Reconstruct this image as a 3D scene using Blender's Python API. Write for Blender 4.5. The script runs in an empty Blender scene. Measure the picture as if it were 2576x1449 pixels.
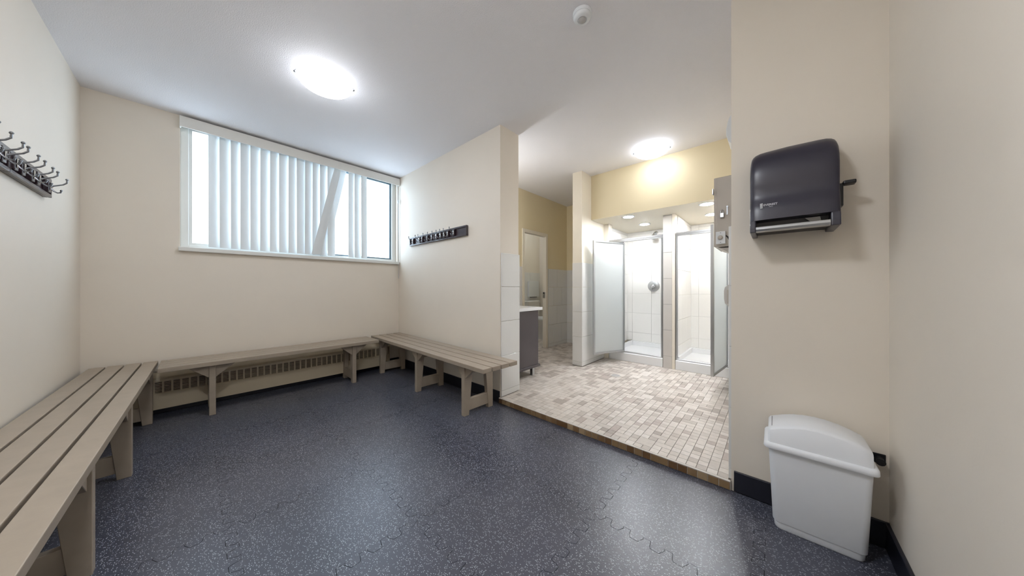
import bpy, bmesh, math, random
from mathutils import Vector, Matrix
R = math.radians
random.seed(7)
SC = bpy.context.scene
COL = SC.collection

# ------------------------------------------------------------------ camera, world, exposure
cam_d = bpy.data.cameras.new('camera')
cam = bpy.data.objects.new('camera', cam_d); COL.objects.link(cam)
cam_d.sensor_fit = 'HORIZONTAL'
cam_d.angle = 2 * math.atan(1288 / 724.5)
cam_d.clip_start = 0.02
cam.location = (0, 0, 1.07)
cam.rotation_euler = (R(90), 0, -R(47.75))
SC.camera = cam

world = bpy.data.worlds.new('overcast_sky'); SC.world = world
world.use_nodes = True
wb = world.node_tree.nodes['Background']
wb.inputs[0].default_value = (0.70, 0.85, 1.0, 1)
wb.inputs[1].default_value = 2.7
DOME_POWER = 14.2
SPOT_POWER = 110.0

SC.view_settings.view_transform = 'Standard'
SC.view_settings.look = 'None'
SC.view_settings.exposure = 1.55
SC.view_settings.gamma = 1
SC.view_settings.use_curve_mapping = False
try:
    SC.cycles.max_bounces = 8; SC.cycles.diffuse_bounces = 5; SC.cycles.glossy_bounces = 3; SC.cycles.transmission_bounces = 4; SC.cycles.adaptive_threshold = 0.04; SC.cycles.transparent_max_bounces = 12
    SC.cycles.sample_clamp_indirect = 6.0; SC.cycles.use_light_tree = False
    SC.cycles.caustics_reflective = False; SC.cycles.caustics_refractive = False
except Exception:
    pass

# ------------------------------------------------------------------ materials
def lin(c):
    out = []
    for v in c:
        v /= 255.0
        out.append(v / 12.92 if v <= 0.04045 else ((v + 0.055) / 1.055) ** 2.4)
    return (*out, 1)

def mat(name, rgb, rough=0.5, metal=0.0, noise=0.0, nscale=8.0, bump=0.0, bscale=60.0, spec=0.5, coat=0.0):
    m = bpy.data.materials.new(name); m.use_nodes = True
    nt = m.node_tree; b = nt.nodes['Principled BSDF']
    c = lin(rgb)
    b.inputs['Base Color'].default_value = c
    b.inputs['Roughness'].default_value = rough
    b.inputs['Metallic'].default_value = metal
    b.inputs['Specular IOR Level'].default_value = spec
    if coat: b.inputs['Coat Weight'].default_value = coat; b.inputs['Coat Roughness'].default_value = 0.1
    if noise or bump:
        g = nt.nodes.new('ShaderNodeNewGeometry')
    if noise:
        n = nt.nodes.new('ShaderNodeTexNoise'); n.inputs['Scale'].default_value = nscale; n.inputs['Detail'].default_value = 4
        nt.links.new(g.outputs['Position'], n.inputs['Vector'])
        r = nt.nodes.new('ShaderNodeValToRGB')
        r.color_ramp.elements[0].position = 0.3; r.color_ramp.elements[1].position = 0.7
        r.color_ramp.elements[0].color = tuple(v * (1 - noise) for v in c[:3]) + (1,)
        r.color_ramp.elements[1].color = tuple(min(1, v * (1 + noise)) for v in c[:3]) + (1,)
        nt.links.new(n.outputs['Fac'], r.inputs['Fac']); nt.links.new(r.outputs['Color'], b.inputs['Base Color'])
    if bump:
        n2 = nt.nodes.new('ShaderNodeTexNoise'); n2.inputs['Scale'].default_value = bscale; n2.inputs['Detail'].default_value = 3
        nt.links.new(g.outputs['Position'], n2.inputs['Vector'])
        bp = nt.nodes.new('ShaderNodeBump'); bp.inputs['Strength'].default_value = bump; bp.inputs['Distance'].default_value = 0.004
        nt.links.new(n2.outputs['Fac'], bp.inputs['Height']); nt.links.new(bp.outputs['Normal'], b.inputs['Normal'])
    return m

def emit(name, rgb, strength):
    m = bpy.data.materials.new(name); m.use_nodes = True
    nt = m.node_tree; nt.nodes.remove(nt.nodes['Principled BSDF'])
    e = nt.nodes.new('ShaderNodeEmission'); e.inputs[0].default_value = (*rgb, 1); e.inputs[1].default_value = strength
    nt.links.new(e.outputs[0], nt.nodes['Material Output'].inputs[0])
    return m

def sheet(name, rgb, trans=0.5, clear=0.0):
    """thin translucent sheet: blind fabric, frosted glass"""
    m = bpy.data.materials.new(name); m.use_nodes = True
    nt = m.node_tree; b = nt.nodes['Principled BSDF']
    b.inputs['Base Color'].default_value = lin(rgb); b.inputs['Roughness'].default_value = 0.35
    t = nt.nodes.new('ShaderNodeBsdfTranslucent'); t.inputs[0].default_value = lin(rgb)
    mx = nt.nodes.new('ShaderNodeMixShader'); mx.inputs[0].default_value = trans
    nt.links.new(b.outputs[0], mx.inputs[1]); nt.links.new(t.outputs[0], mx.inputs[2])
    last = mx
    if clear:
        tr = nt.nodes.new('ShaderNodeBsdfTransparent')
        m2 = nt.nodes.new('ShaderNodeMixShader'); m2.inputs[0].default_value = clear
        nt.links.new(mx.outputs[0], m2.inputs[1]); nt.links.new(tr.outputs[0], m2.inputs[2]); last = m2
    nt.links.new(last.outputs[0], nt.nodes['Material Output'].inputs[0])
    return m

def window_glass(name):
    m = bpy.data.materials.new(name); m.use_nodes = True
    nt = m.node_tree; nt.nodes.remove(nt.nodes['Principled BSDF'])
    tr = nt.nodes.new('ShaderNodeBsdfTransparent'); tr.inputs[0].default_value = (0.95, 0.965, 0.975, 1)
    g = nt.nodes.new('ShaderNodeBsdfGlossy'); g.inputs['Roughness'].default_value = 0.02
    mx = nt.nodes.new('ShaderNodeMixShader'); mx.inputs[0].default_value = 0.07
    nt.links.new(tr.outputs[0], mx.inputs[1]); nt.links.new(g.outputs[0], mx.inputs[2])
    nt.links.new(mx.outputs[0], nt.nodes['Material Output'].inputs[0])
    return m

def rubber_floor():
    m = bpy.data.materials.new('speckled_rubber'); m.use_nodes = True
    nt = m.node_tree; b = nt.nodes['Principled BSDF']
    g = nt.nodes.new('ShaderNodeNewGeometry')
    def math_(op, a, bb=None):
        n = nt.nodes.new('ShaderNodeMath'); n.operation = op
        for i, x in enumerate((a, bb)):
            if x is None: continue
            if isinstance(x, (int, float)): n.inputs[i].default_value = x
            else: nt.links.new(x, n.inputs[i])
        return n.outputs[0]
    facs = []
    for scale, size, keep, off in ((190, 0.28, 0.86, 0.0), (120, 0.17, 0.92, 3.7), (290, 0.32, 0.88, 9.1)):
        mp = nt.nodes.new('ShaderNodeMapping'); mp.inputs['Location'].default_value = (off, off, 0)
        mp.inputs['Rotation'].default_value = (0, 0, off); mp.inputs['Scale'].default_value = (1, 0.62, 1)
        nt.links.new(g.outputs['Position'], mp.inputs['Vector'])
        v = nt.nodes.new('ShaderNodeTexVoronoi'); v.voronoi_dimensions = '2D'; v.inputs['Scale'].default_value = scale
        nt.links.new(mp.outputs[0], v.inputs['Vector'])
        sp = nt.nodes.new('ShaderNodeSeparateColor'); nt.links.new(v.outputs['Color'], sp.inputs[0])
        a = math_('LESS_THAN', v.outputs['Distance'], size)
        k = math_('GREATER_THAN', sp.outputs[0], keep)
        facs.append(math_('MULTIPLY', a, k))
    f = math_('MAXIMUM', math_('MAXIMUM', facs[0], facs[1]), facs[2])
    n = nt.nodes.new('ShaderNodeTexNoise'); n.inputs['Scale'].default_value = 2.2; n.inputs['Detail'].default_value = 5
    nt.links.new(g.outputs['Position'], n.inputs['Vector'])
    r = nt.nodes.new('ShaderNodeValToRGB')
    r.color_ramp.elements[0].position = 0.3; r.color_ramp.elements[1].position = 0.75
    r.color_ramp.elements[0].color = lin((60, 62, 74)); r.color_ramp.elements[1].color = lin((74, 76, 89))
    nt.links.new(n.outputs['Fac'], r.inputs['Fac'])
    mx = nt.nodes.new('ShaderNodeMixRGB'); mx.inputs[2].default_value = lin((160, 166, 174))
    nt.links.new(f, mx.inputs[0]); nt.links.new(r.outputs['Color'], mx.inputs[1])
    nt.links.new(mx.outputs[0], b.inputs['Base Color'])
    b.inputs['Roughness'].default_value = 0.31
    b.inputs['Specular IOR Level'].default_value = 0.75
    n2 = nt.nodes.new('ShaderNodeTexNoise'); n2.inputs['Scale'].default_value = 180
    nt.links.new(g.outputs['Position'], n2.inputs['Vector'])
    bp = nt.nodes.new('ShaderNodeBump'); bp.inputs['Strength'].default_value = 0.25; bp.inputs['Distance'].default_value = 0.002
    nt.links.new(n2.outputs['Fac'], bp.inputs['Height']); nt.links.new(bp.outputs['Normal'], b.inputs['Normal'])
    return m

M = dict(
    cream=mat('cream_paint', (230, 221, 208), 0.55, noise=0.012, nscale=3, bump=0.05, bscale=140),
    yellow=mat('yellow_paint', (228, 214, 180), 0.5, noise=0.012, nscale=3, bump=0.05, bscale=140),
    pale=mat('pale_paint', (232, 224, 208), 0.5),
    ceil=mat('ceiling_paint', (238, 237, 241), 0.7, bump=0.55, bscale=170),
    rubber=rubber_floor(),
    under=mat('floor_underlay', (22, 23, 28), 0.8),
    cove=mat('black_cove_rubber', (28, 29, 40), 0.35, noise=0.1, nscale=20),
    grout=mat('grey_grout', (136, 129, 122), 0.8, noise=0.08, nscale=40),
    wgrout=mat('wall_grout', (168, 166, 162), 0.8),
    sgrout=mat('pale_shower_grout', (214, 211, 205), 0.8),
    stile=mat('white_shower_tile', (238, 236, 232), 0.2),
    tile=mat('white_wall_tile', (226, 225, 222), 0.22, noise=0.01, nscale=2),
    gtile=mat('grey_wall_tile', (205, 200, 194), 0.3, noise=0.02, nscale=6),
    wood=mat('taupe_painted_wood', (163, 150, 134), 0.42, noise=0.05, nscale=14, bump=0.06, bscale=90),
    heater=mat('beige_heater_enamel', (206, 192, 166), 0.4, noise=0.02, nscale=6),
    fins=mat('heater_fins', (166, 152, 130), 0.5),
    white=mat('white_plastic', (226, 229, 232), 0.35),
    frame=mat('window_frame_white', (226, 226, 222), 0.4),
    gasket=mat('window_gasket', (110, 128, 138), 0.5),
    valance=mat('valance_fabric', (228, 226, 220), 0.6),
    vane=sheet('blind_vane_fabric', (232, 234, 234), 0.20),
    frost=sheet('frosted_glass', (242, 245, 245), 0.5, 0.14),
    glass=window_glass('window_glass'),
    chrome=mat('chrome', (205, 207, 210), 0.18, 1.0),
    alu=mat('satin_aluminium', (196, 198, 200), 0.32, 1.0),
    steel=mat('dark_steel', (150, 152, 156), 0.3, 1.0),
    espresso=mat('espresso_wood', (50, 34, 40), 0.3, noise=0.12, nscale=30, coat=0.3),
    smoke=mat('smoke_black_plastic', (43, 41, 56), 0.33, noise=0.06, nscale=5, spec=0.6),
    black=mat('black_plastic', (20, 20, 24), 0.4),
    slot=mat('slot_grey', (92, 90, 92), 0.5),
    paper=mat('paper', (190, 188, 186), 0.8),
    print_=mat('printed_grey', (188, 190, 196), 0.5),
    bin=mat('white_bin_plastic', (238, 241, 246), 0.42, bump=0.03, bscale=300),
    vanity=mat('dark_vanity_laminate', (80, 74, 76), 0.25, noise=0.05, nscale=3),
    porcelain=mat('porcelain', (232, 232, 232), 0.12),
    cabinet=mat('beige_metal', (190, 182, 172), 0.4, noise=0.02, nscale=12),
    trayw=mat('white_acrylic', (236, 236, 236), 0.2),
    dome=emit('lit_opal_glass', (0.905, 0.945, 1.0), DOME_POWER),
    dome_shower=emit('lit_opal_glass_shower', (0.905, 0.945, 1.0), DOME_POWER * 0.38),
    dome_rim=emit('lit_opal_glass_rim', (0.905, 0.945, 1.0), DOME_POWER * 0.2),
    dome_near=emit('lit_opal_glass_near', (0.905, 0.945, 1.0), DOME_POWER * 1.9),
    vanity_fill=emit('vanity_fill_glow', (0.905, 0.945, 1.0), 11.0),  # glow of the added fill light over the vanity
    spot=emit('lit_lens', (0.905, 0.945, 1.0), SPOT_POWER),
)
for i, c in enumerate(((208, 199, 190), (199, 190, 181), (187, 177, 168), (168, 157, 148), (214, 206, 198), (181, 168, 160))):
    M['mosaic%d' % i] = mat('mosaic_shade_%d' % i, c, 0.35, noise=0.06, nscale=45)
for i, c in enumerate(((142, 116, 84), (112, 84, 56), (166, 143, 112), (128, 100, 70))):
    M['nose%d' % i] = mat('step_tile_shade_%d' % i, c, 0.3, noise=0.08, nscale=40)

# ------------------------------------------------------------------ mesh helpers
class MB:
    def __init__(s): s.v = []; s.f = []; s.sm = []; s.mi = []
    def _add(s, vs, fs, smooth=False, mi=0, mtx=None):
        o = len(s.v)
        s.v += [tuple(mtx @ Vector(p)) if mtx else tuple(p) for p in vs]
        for f in fs: s.f.append([o + i for i in f]); s.sm.append(smooth); s.mi.append(mi)
        return s
    def box(s, x0, x1, y0, y1, z0, z1, mi=0, mtx=None):
        vs = [(x, y, z) for z in (z0, z1) for y in (y0, y1) for x in (x0, x1)]
        return s._add(vs, [(0, 2, 3, 1), (4, 5, 7, 6), (0, 1, 5, 4), (2, 6, 7, 3), (0, 4, 6, 2), (1, 3, 7, 5)], False, mi, mtx)
    def prism(s, poly, axis, a, b, mi=0, mtx=None, smooth=False):
        """poly in the two other axes, swept along axis from a to b"""
        def p3(p, t):
            return {'x': (t, p[0], p[1]), 'y': (p[0], t, p[1]), 'z': (p[0], p[1], t)}[axis]
        n = len(poly)
        vs = [p3(p, a) for p in poly] + [p3(p, b) for p in poly]
        s._add(vs, [tuple(range(n)), tuple(range(2 * n - 1, n - 1, -1))], False, mi, mtx)
        o = len(s.v) - 2 * n
        for i in range(n):
            j = (i + 1) % n
            s.f.append([o + i, o + n + i, o + n + j, o + j]); s.sm.append(smooth); s.mi.append(mi)
        return s
    def loft(s, rings, mi=0, cap=True, smooth=True, mtx=None):
        n = len(rings[0]); vs = [p for r in rings for p in r]; fs = []
        for k in range(len(rings) - 1):
            for i in range(n):
                j = (i + 1) % n
                fs.append((k * n + i, k * n + j, (k + 1) * n + j, (k + 1) * n + i))
        s._add(vs, fs, smooth, mi, mtx)
        if cap:
            o = len(s.v) - len(vs); e = o + (len(rings) - 1) * n
            s.f.append([o + i for i in range(n)][::-1]); s.sm.append(False); s.mi.append(mi)
            s.f.append([e + i for i in range(n)]); s.sm.append(False); s.mi.append(mi)
        return s
    def lathe(s, prof, c=(0, 0, 0), seg=32, mi=0, mtx=None, cap=True):
        rings = [[(c[0] + r * math.cos(2 * math.pi * i / seg), c[1] + r * math.sin(2 * math.pi * i / seg), c[2] + z) for i in range(seg)] for r, z in prof]
        return s.loft(rings, mi, cap, True, mtx)
    def tube(s, pts, r, seg=8, mi=0, mtx=None):
        pts = [Vector(p) for p in pts]; rings = []
        up = Vector((0.31, 0.17, 0.93)).normalized()
        for i, p in enumerate(pts):
            t = (pts[min(i + 1, len(pts) - 1)] - pts[max(i - 1, 0)]).normalized()
            a = t.cross(up).normalized(); b = t.cross(a).normalized()
            rr = r[i] if isinstance(r, (list, tuple)) else r
            rings.append([tuple(p + a * rr * math.cos(2 * math.pi * k / seg) + b * rr * math.sin(2 * math.pi * k / seg)) for k in range(seg)])
        return s.loft(rings, mi, True, True, mtx)
    def ball(s, c, r, seg=10, mi=0, mtx=None):
        prof = [(max(1e-4, r * math.sin(math.pi * k / 6)), -r * math.cos(math.pi * k / 6)) for k in range(7)]
        return s.lathe(prof, c, seg, mi, mtx, True)
    def mesh(s, name, bevel=0.0, seg=2):
        me = bpy.data.meshes.new(name)
        me.from_pydata(s.v, [], s.f)
        me.polygons.foreach_set('use_smooth', s.sm); me.polygons.foreach_set('material_index', s.mi)
        bm = bmesh.new(); bm.from_mesh(me)
        bmesh.ops.recalc_face_normals(bm, faces=bm.faces)
        for e in bm.edges:
            if len(e.link_faces) == 2 and e.calc_face_angle(0) > 0.75: e.smooth = False
        if bevel:
            es = [e for e in bm.edges if len(e.link_faces) == 2 and e.calc_face_angle(0) > 0.6]
            bmesh.ops.bevel(bm, geom=es, offset=bevel, segments=seg, profile=0.6, affect='EDGES', clamp_overlap=True)
        bm.to_mesh(me); bm.free()
        return me
    def build(s, name, material, parent=None, bevel=0.0, seg=2):
        me = s.mesh(name, bevel, seg)
        for m in (material if isinstance(material, (list, tuple)) else [material]): me.materials.append(M[m] if isinstance(m, str) else m)
        return link(name, me, parent)

def link(name, data, parent=None):
    o = bpy.data.objects.new(name, data); COL.objects.link(o)
    if parent: o.parent = parent
    return o

def tag(o, label, cat, group=None, kind=None):
    o['label'] = label; o['category'] = cat
    if group: o['group'] = group
    if kind: o['kind'] = kind
    return o

def thing(name, label, cat, loc=(0, 0, 0), rz=0.0, group=None, kind=None):
    o = bpy.data.objects.new(name, None); COL.objects.link(o)
    o.empty_display_size = 0.05
    o.location = loc; o.rotation_euler = (0, 0, rz)
    return tag(o, label, cat, group, kind)

def rrect(x0, x1, y0, y1, r, z, n=5):
    pts = []
    for cx, cy, a0 in ((x1 - r, y1 - r, 0), (x0 + r, y1 - r, 90), (x0 + r, y0 + r, 180), (x1 - r, y0 + r, 270)):
        for k in range(n):
            a = R(a0 + 90 * k / (n - 1)); pts.append((cx + r * math.cos(a), cy + r * math.sin(a), z))
    return pts

_tm = {}
def tile_mesh(w, h, t, m, bev=0.0012):
    """wall tile: width along x, height along z, front at y = -t"""
    k = (round(w, 4), round(h, 4), t, m)
    if k not in _tm:
        b = bev
        vs = [(-w / 2, 0, 0), (w / 2, 0, 0), (w / 2, 0, h), (-w / 2, 0, h),
              (-w / 2, -t + b, 0), (w / 2, -t + b, 0), (w / 2, -t + b, h), (-w / 2, -t + b, h),
              (-w / 2 + b, -t, b), (w / 2 - b, -t, b), (w / 2 - b, -t, h - b), (-w / 2 + b, -t, h - b)]
        fs = [(8, 9, 10, 11)] + [(4 + i, 4 + (i + 1) % 4, 8 + (i + 1) % 4, 8 + i) for i in range(4)] + [(i, (i + 1) % 4, 4 + (i + 1) % 4, 4 + i) for i in range(4)]
        me = bpy.data.meshes.new('tile'); me.from_pydata(vs, [], fs); me.materials.append(M[m]); _tm[k] = me
    return _tm[k]

def wall_tiles(parent, face, pos, u_edges, z_edges, m='tile', t=0.008, gap=0.003, stagger=0.0):
    """face '-y': wall plane y = pos, tiles along x;  '-x': wall plane x = pos, tiles along y"""
    for r in range(len(z_edges) - 1):
        z0, z1 = z_edges[r], z_edges[r + 1]
        ue = list(u_edges)
        if stagger and r % 2:
            ue = [u_edges[0]] + [e + stagger for e in u_edges[:-1] if e + stagger < u_edges[-1] - 0.03] + [u_edges[-1]]
        for i in range(len(ue) - 1):
            a, b = ue[i], ue[i + 1]
            o = link('tile', tile_mesh(b - a - gap, z1 - z0 - gap, t, m), parent)
            if face == '-y': o.location = ((a + b) / 2, pos, z0 + gap / 2)
            else: o.location = (pos, (a + b) / 2, z0 + gap / 2); o.rotation_euler = (0, 0, -R(90))

def rng(a, b, step):
    out = [a]
    while out[-1] + step < b - 0.02: out.append(out[-1] + step)
    return out + [b]

ROWS = [0.05, 0.105, 0.432, 0.758, 1.083, 1.402]
CEIL = 2.60
XL, YW, XB, YD, TF = -0.585, 3.89, 1.92, -0.352, 0.05     # left wall, window wall, partition, near wall, tile floor level

# ------------------------------------------------------------------ structure
def struct(name, mb, material, label, cat, bevel=0.0):
    return tag(mb.build(name, material, None, bevel), label, cat, None, 'structure')

floor = struct('floor', MB().box(-0.7, 1.925, -0.5, 4.0, -0.10, -0.006), 'under', 'dark speckled rubber mat floor of the changing room', 'floor')
floorb = struct('floor_tiled', MB().box(1.906, 2.2, 0.167, 1.893, -0.10, TF - 0.0045).box(2.2, 5.3, 0.1, 4.0, -0.10, TF - 0.0045), 'grout', 'raised beige mosaic tile floor of the shower room', 'floor')
ceiling = struct('ceiling', MB().box(-0.8, 5.5, -0.6, 4.2, CEIL, CEIL + 0.1), 'ceil', 'white stippled ceiling over changing room and showers', 'ceiling')
struct('wall_left', MB().box(XL - 0.15, XL, -0.5, 4.1, -0.1, CEIL), 'cream', 'cream wall on the left behind the coat hooks', 'wall')
wm = MB()
WX0, WX1, WZ0, WZ1 = -0.088, 1.90, 1.43, 2.595
for a in ((XL - 0.1, WX0, -0.1, CEIL), (WX0, WX1, -0.1, WZ0), (WX1, 3.3, -0.1, CEIL), (3.3, 4.9, -0.1, 2.25), (3.3, 4.9, 2.57, CEIL), (4.9, 5.4, -0.1, CEIL), (WX0, WX1, WZ1, CEIL)):
    wm.box(a[0], a[1], YW, YW + 0.2, a[2], a[3])
wall_window = struct('wall_window', wm, 'cream', 'cream wall with the wide window above the heater', 'wall')
wall_part = struct('wall_partition', MB().box(XB, 2.18, 1.893, YW, -0.1, CEIL), 'cream', 'cream partition wall with the dark hook rail, ending in a tiled edge', 'wall')
wall_disp = struct('wall_dispenser', MB().box(XB, 2.18, YD - 0.1, 0.167, -0.1, CEIL), 'cream', 'cream wall carrying the paper towel dispenser above the bin', 'wall')
struct('wall_front', MB().box(XL - 0.1, 2.0, YD - 0.15, YD, -0.1, CEIL), 'cream', 'cream wall at the far right of the view beside the bin', 'wall')
struct('wall_shower_side', MB().box(2.18, 5.3, 0.0, 0.167, -0.1, CEIL), 'cream', 'side wall of the shower room holding the metal cabinet', 'wall')
struct('wall_shower_back', MB().box(4.958, 5.3, 0.1, 1.95, -0.1, CEIL), 'sgrout', 'back wall of both showers under large white tiles', 'wall')
wall_sb = bpy.data.objects['wall_shower_back']
struct('wall_stall_end', MB().box(5.2, 5.4, 1.9, 4.0, -0.1, CEIL), 'cream', 'end wall of the toilet compartment', 'wall')
wall_stub = struct('wall_stub', MB().box(3.39, 4.958, 1.85, 1.985, 0, CEIL), 'pale', 'cream column-like wall end left of the showers, tiled below', 'wall')
wall_pass = struct('wall_passage', MB().box(4.70, 4.82, 1.985, 2.88, 0, CEIL), 'yellow', 'narrow passage wall behind the column left of the showers', 'wall')
DX0, DX1, DZ = 3.44, 4.03, 1.955
wall_e = struct('wall_stall', MB().box(2.18, DX0, 2.88, 2.93, 0, CEIL).box(DX1, 5.3, 2.88, 2.93, 0, CEIL).box(DX0, DX1, 2.88, 2.93, DZ, CEIL), 'yellow', 'yellow wall with the toilet doorway and grey tiles below', 'wall')
# bulkhead: yellow front, pale underside
bk = MB().box(3.65, 4.958, 0.167, 1.85, 2.0, CEIL)
bk.mi = [1, 0, 0, 0, 0, 0]
bulk = struct('wall_bulkhead', bk, ['yellow', 'pale'], 'yellow bulkhead wall above the two showers', 'wall')
piers = struct('wall_shower_pier', MB().box(4.048, 4.958, 0.948, 1.052, 0, 2.0), 'wgrout', 'narrow tiled pier between the two showers', 'wall')
tag(MB().box(4.04, 4.16, 1.775, 1.85, 0, 2.0).build('trim_1', 'pale'), 'pale strip beside the open left shower door', 'trim', None, 'structure')
tag(MB().box(4.04, 4.16, 0.167, 0.335, 0, 2.0).build('trim_2', 'pale'), 'pale strip behind the open right shower door', 'trim', None, 'structure')
tag(MB().box(4.04, 4.958, 0.915, 0.948, 0, 2.0).build('trim_3', 'pale'), 'white strip between pier and right shower frame', 'trim', None, 'structure')

# wall tiles
wall_tiles(wall_part, '-y', 1.893, [1.926, 2.186], ROWS, t=0.012)
wall_tiles(wall_stub, '-x', 3.39, [1.84, 1.985], ROWS, t=0.01)
wall_tiles(wall_stub, '-y', 1.85, [3.385, 3.70, 4.04], ROWS, t=0.01)
wall_tiles(wall_e, '-y', 2.88, [4.085, 4.355, 4.70], ROWS, t=0.01, stagger=0.16)
wall_tiles(wall_e, '-y', 2.88, [2.80, 3.08, 3.395], ROWS, t=0.01)
wall_tiles(wall_pass, '-x', 4.70, rng(1.985, 2.87, 0.33), ROWS, t=0.01)
wall_tiles(wall_window, '-y', YW, rng(3.2, 5.2, 0.33), ROWS, t=0.01)
SROW = [0.05, 0.205, 0.535, 0.862, 1.192, 1.522, 1.99]
wall_tiles(piers, '-x', 4.048, [0.948, 1.052], SROW, m='gtile', t=0.008)
BROW = [0.19, 0.33, 0.655, 0.98, 1.305, 1.63, 1.955, 1.998]
wall_tiles(wall_sb, '-x', 4.958, [1.055, 1.16, 1.46, 1.76, 1.845], BROW, m='stile', gap=0.002)
wall_tiles(wall_sb, '-x', 4.958, [0.17, 0.20, 0.505, 0.81, 0.912], BROW, m='stile', gap=0.002)
wall_tiles(wall_stub, '-y', 1.85, [4.165, 4.37, 4.66, 4.948], BROW, m='stile', gap=0.002)
wall_tiles(bpy.data.objects['trim_3'], '-y', 0.915, [4.16, 4.36, 4.66, 4.948], BROW, m='stile', gap=0.002)
# tiled end of the dispenser wall (faces away from the changing room)
for r in range(len(ROWS) - 1):
    o = link('tile', tile_mesh(0.257, ROWS[r + 1] - ROWS[r] - 0.003, 0.012, 'tile'), wall_disp)
    o.location = (2.055, 0.167, ROWS[r] + 0.0015); o.rotation_euler = (0, 0, R(180))

ws = bpy.data.objects['wall_shower_side']
for r in range(len(ROWS) - 1):
    xe = rng(2.186, 4.04, 0.31)
    for i in range(len(xe) - 1):
        o = link('tile', tile_mesh(xe[i + 1] - xe[i] - 0.003, ROWS[r + 1] - ROWS[r] - 0.003, 0.012, 'tile'), ws)
        o.location = ((xe[i] + xe[i + 1]) / 2, 0.167, ROWS[r] + 0.0015); o.rotation_euler = (0, 0, R(180))

# black cove base
def cove(name, x0, x1, y0, y1, label):
    horiz = (x1 - x0) > (y1 - y0)
    mb = MB().box(x0, x1, y0, y1, 0, 0.105)
    tag(mb.build(name, 'cove', None, 0.002, 1), label, 'baseboard', None, 'structure')
cove('baseboard_partition', XB - 0.012, XB, 1.895, YW, 'black rubber base along the partition wall under the bench')
cove('baseboard_dispenser', XB - 0.012, XB, YD, 0.155, 'black rubber base below the dispenser beside the bin')
cove('baseboard_front', XL, XB - 0.012, YD, YD + 0.012, 'black rubber base at the bottom right corner')
cove('baseboard_window', XL + 0.012, XB - 0.012, YW - 0.012, YW, 'black rubber base under the heater')
cove('baseboard_left', XL, XL + 0.012, YD + 0.012, YW, 'black rubber base under the left bench')

# interlocking rubber mats, each a piece of the floor
PX = [XL + 0.001, -0.48, 0.105, 0.69, 1.275, 1.905]
PY = [YD + 0.001, 0.045, 0.63, 1.215, 1.80, 2.385, 2.97, 3.555, YW - 0.001]
def jig(a, b, n=7, amp=0.019):
    """offset profile along an edge from a to b: list of (t, off)"""
    L = b - a; p = L / n; out = []
    for k in range(n):
        s = a + k * p
        for f, o in ((0.06, 1), (0.44, 1), (0.38, 0.55), (0.56, -1), (0.94, -1), (1.0, -0.55)):
            out.append((s + f * p, o * amp))
    return [(t, o) for t, o in out if a + 0.03 < t < b - 0.03]
def hline(y, x0, x1, border): return [] if border else [(t, y + o) for t, o in jig(x0, x1)]
def vline(x, y0, y1, border): return [] if border else [(x + o, t) for t, o in jig(y0, y1)]
G = 0.0010
for i in range(len(PX) - 1):
    for j in range(len(PY) - 1):
        x0, x1, y0, y1 = PX[i], PX[i + 1], PY[j], PY[j + 1]
        pts = [(x0, y0)] + hline(y0, x0, x1, j == 0 or x1 - x0 < .2) + [(x1, y0)] + vline(x1, y0, y1, i == len(PX) - 2) + [(x1, y1)] \
            + hline(y1, x0, x1, j == len(PY) - 2 or x1 - x0 < .2)[::-1] + [(x0, y1)] + vline(x0, y0, y1, i == 0)[::-1]
        # shrink by G along vertex normals
        n = len(pts); ins = []
        for k in range(n):
            p0, p1, p2 = Vector(pts[k - 1]), Vector(pts[k]), Vector(pts[(k + 1) % n])
            d = ((p1 - p0).normalized() + (p2 - p1).normalized())
            d = d.normalized() if d.length > 1e-6 else Vector((1, 0))
            ins.append((p1.x - d.y * G, p1.y + d.x * G))
        mb = MB(); n = len(ins)
        mb._add([(x, y, 0) for x, y in ins] + [(x, y, -0.006) for x, y in ins], [tuple(range(n))] + [(k, n + k, n + (k + 1) % n, (k + 1) % n) for k in range(n)])
        mb.build('rubber_mat', 'rubber', floor)

# mosaic floor tiles
P = 0.05
cells = []
nx, ny = int((5.2 - 1.912) / P) + 1, int((3.89 - 0.17) / P) + 1
def allowed(x, y):
    if x < 2.18: return 0.18 < y < 1.88
    if y < 1.85: return 0.18 < y and x < 4.04
    if y < 2.88: return (x < 3.385 or y > 1.99) and x < 4.69
    if y < 2.98: return DX0 + 0.02 < x < DX1 - 0.02
    return 3.2 < x < 5.18 and y < 3.88
free = {}
for i in range(nx):
    for j in range(ny):
        if allowed(1.912 + (i + 0.5) * P, 0.178 + (j + 0.5) * P): free[(i, j)] = True
tiles = []
rnd = random.Random(11)
for i in range(nx):
    for j in range(ny):
        if not free.get((i, j)): continue
        q = rnd.random(); w = h = 1
        edge = i < 1 or (i < 16 and rnd.random() < 0.6)
        if not edge and q < 0.30 and free.get((i + 1, j)): w = 2
        elif not edge and q < 0.55 and free.get((i, j + 1)): h = 2
        elif not edge and q < 0.61 and free.get((i + 1, j)) and free.get((i, j + 1)) and free.get((i + 1, j + 1)): w = h = 2
        for a in range(w):
            for b in range(h): free[(i + a, j + b)] = False
        shade = rnd.choices(range(6), (26, 22, 17, 15, 12, 10))[0]
        if i < 16 and rnd.random() < 0.6: shade = rnd.choice((0, 4, 1, 0))
        tiles.append((1.912 + i * P, 0.178 + j * P, w * P, h * P, shade))
def size_key(t):
    x, y = t[0] + t[2] / 2, t[1] + t[3] / 2
    u = (x * math.cos(R(47.75)) - y * math.sin(R(47.75))) / (x * math.sin(R(47.75)) + y * math.cos(R(47.75)))
    hid = y > 1.89 and u < 0.02 or u > 0.757
    return (hid, (x * x + y * y) / math.sqrt(t[2] * t[3]))
tiles.sort(key=size_key)
_fm = {}
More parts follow.
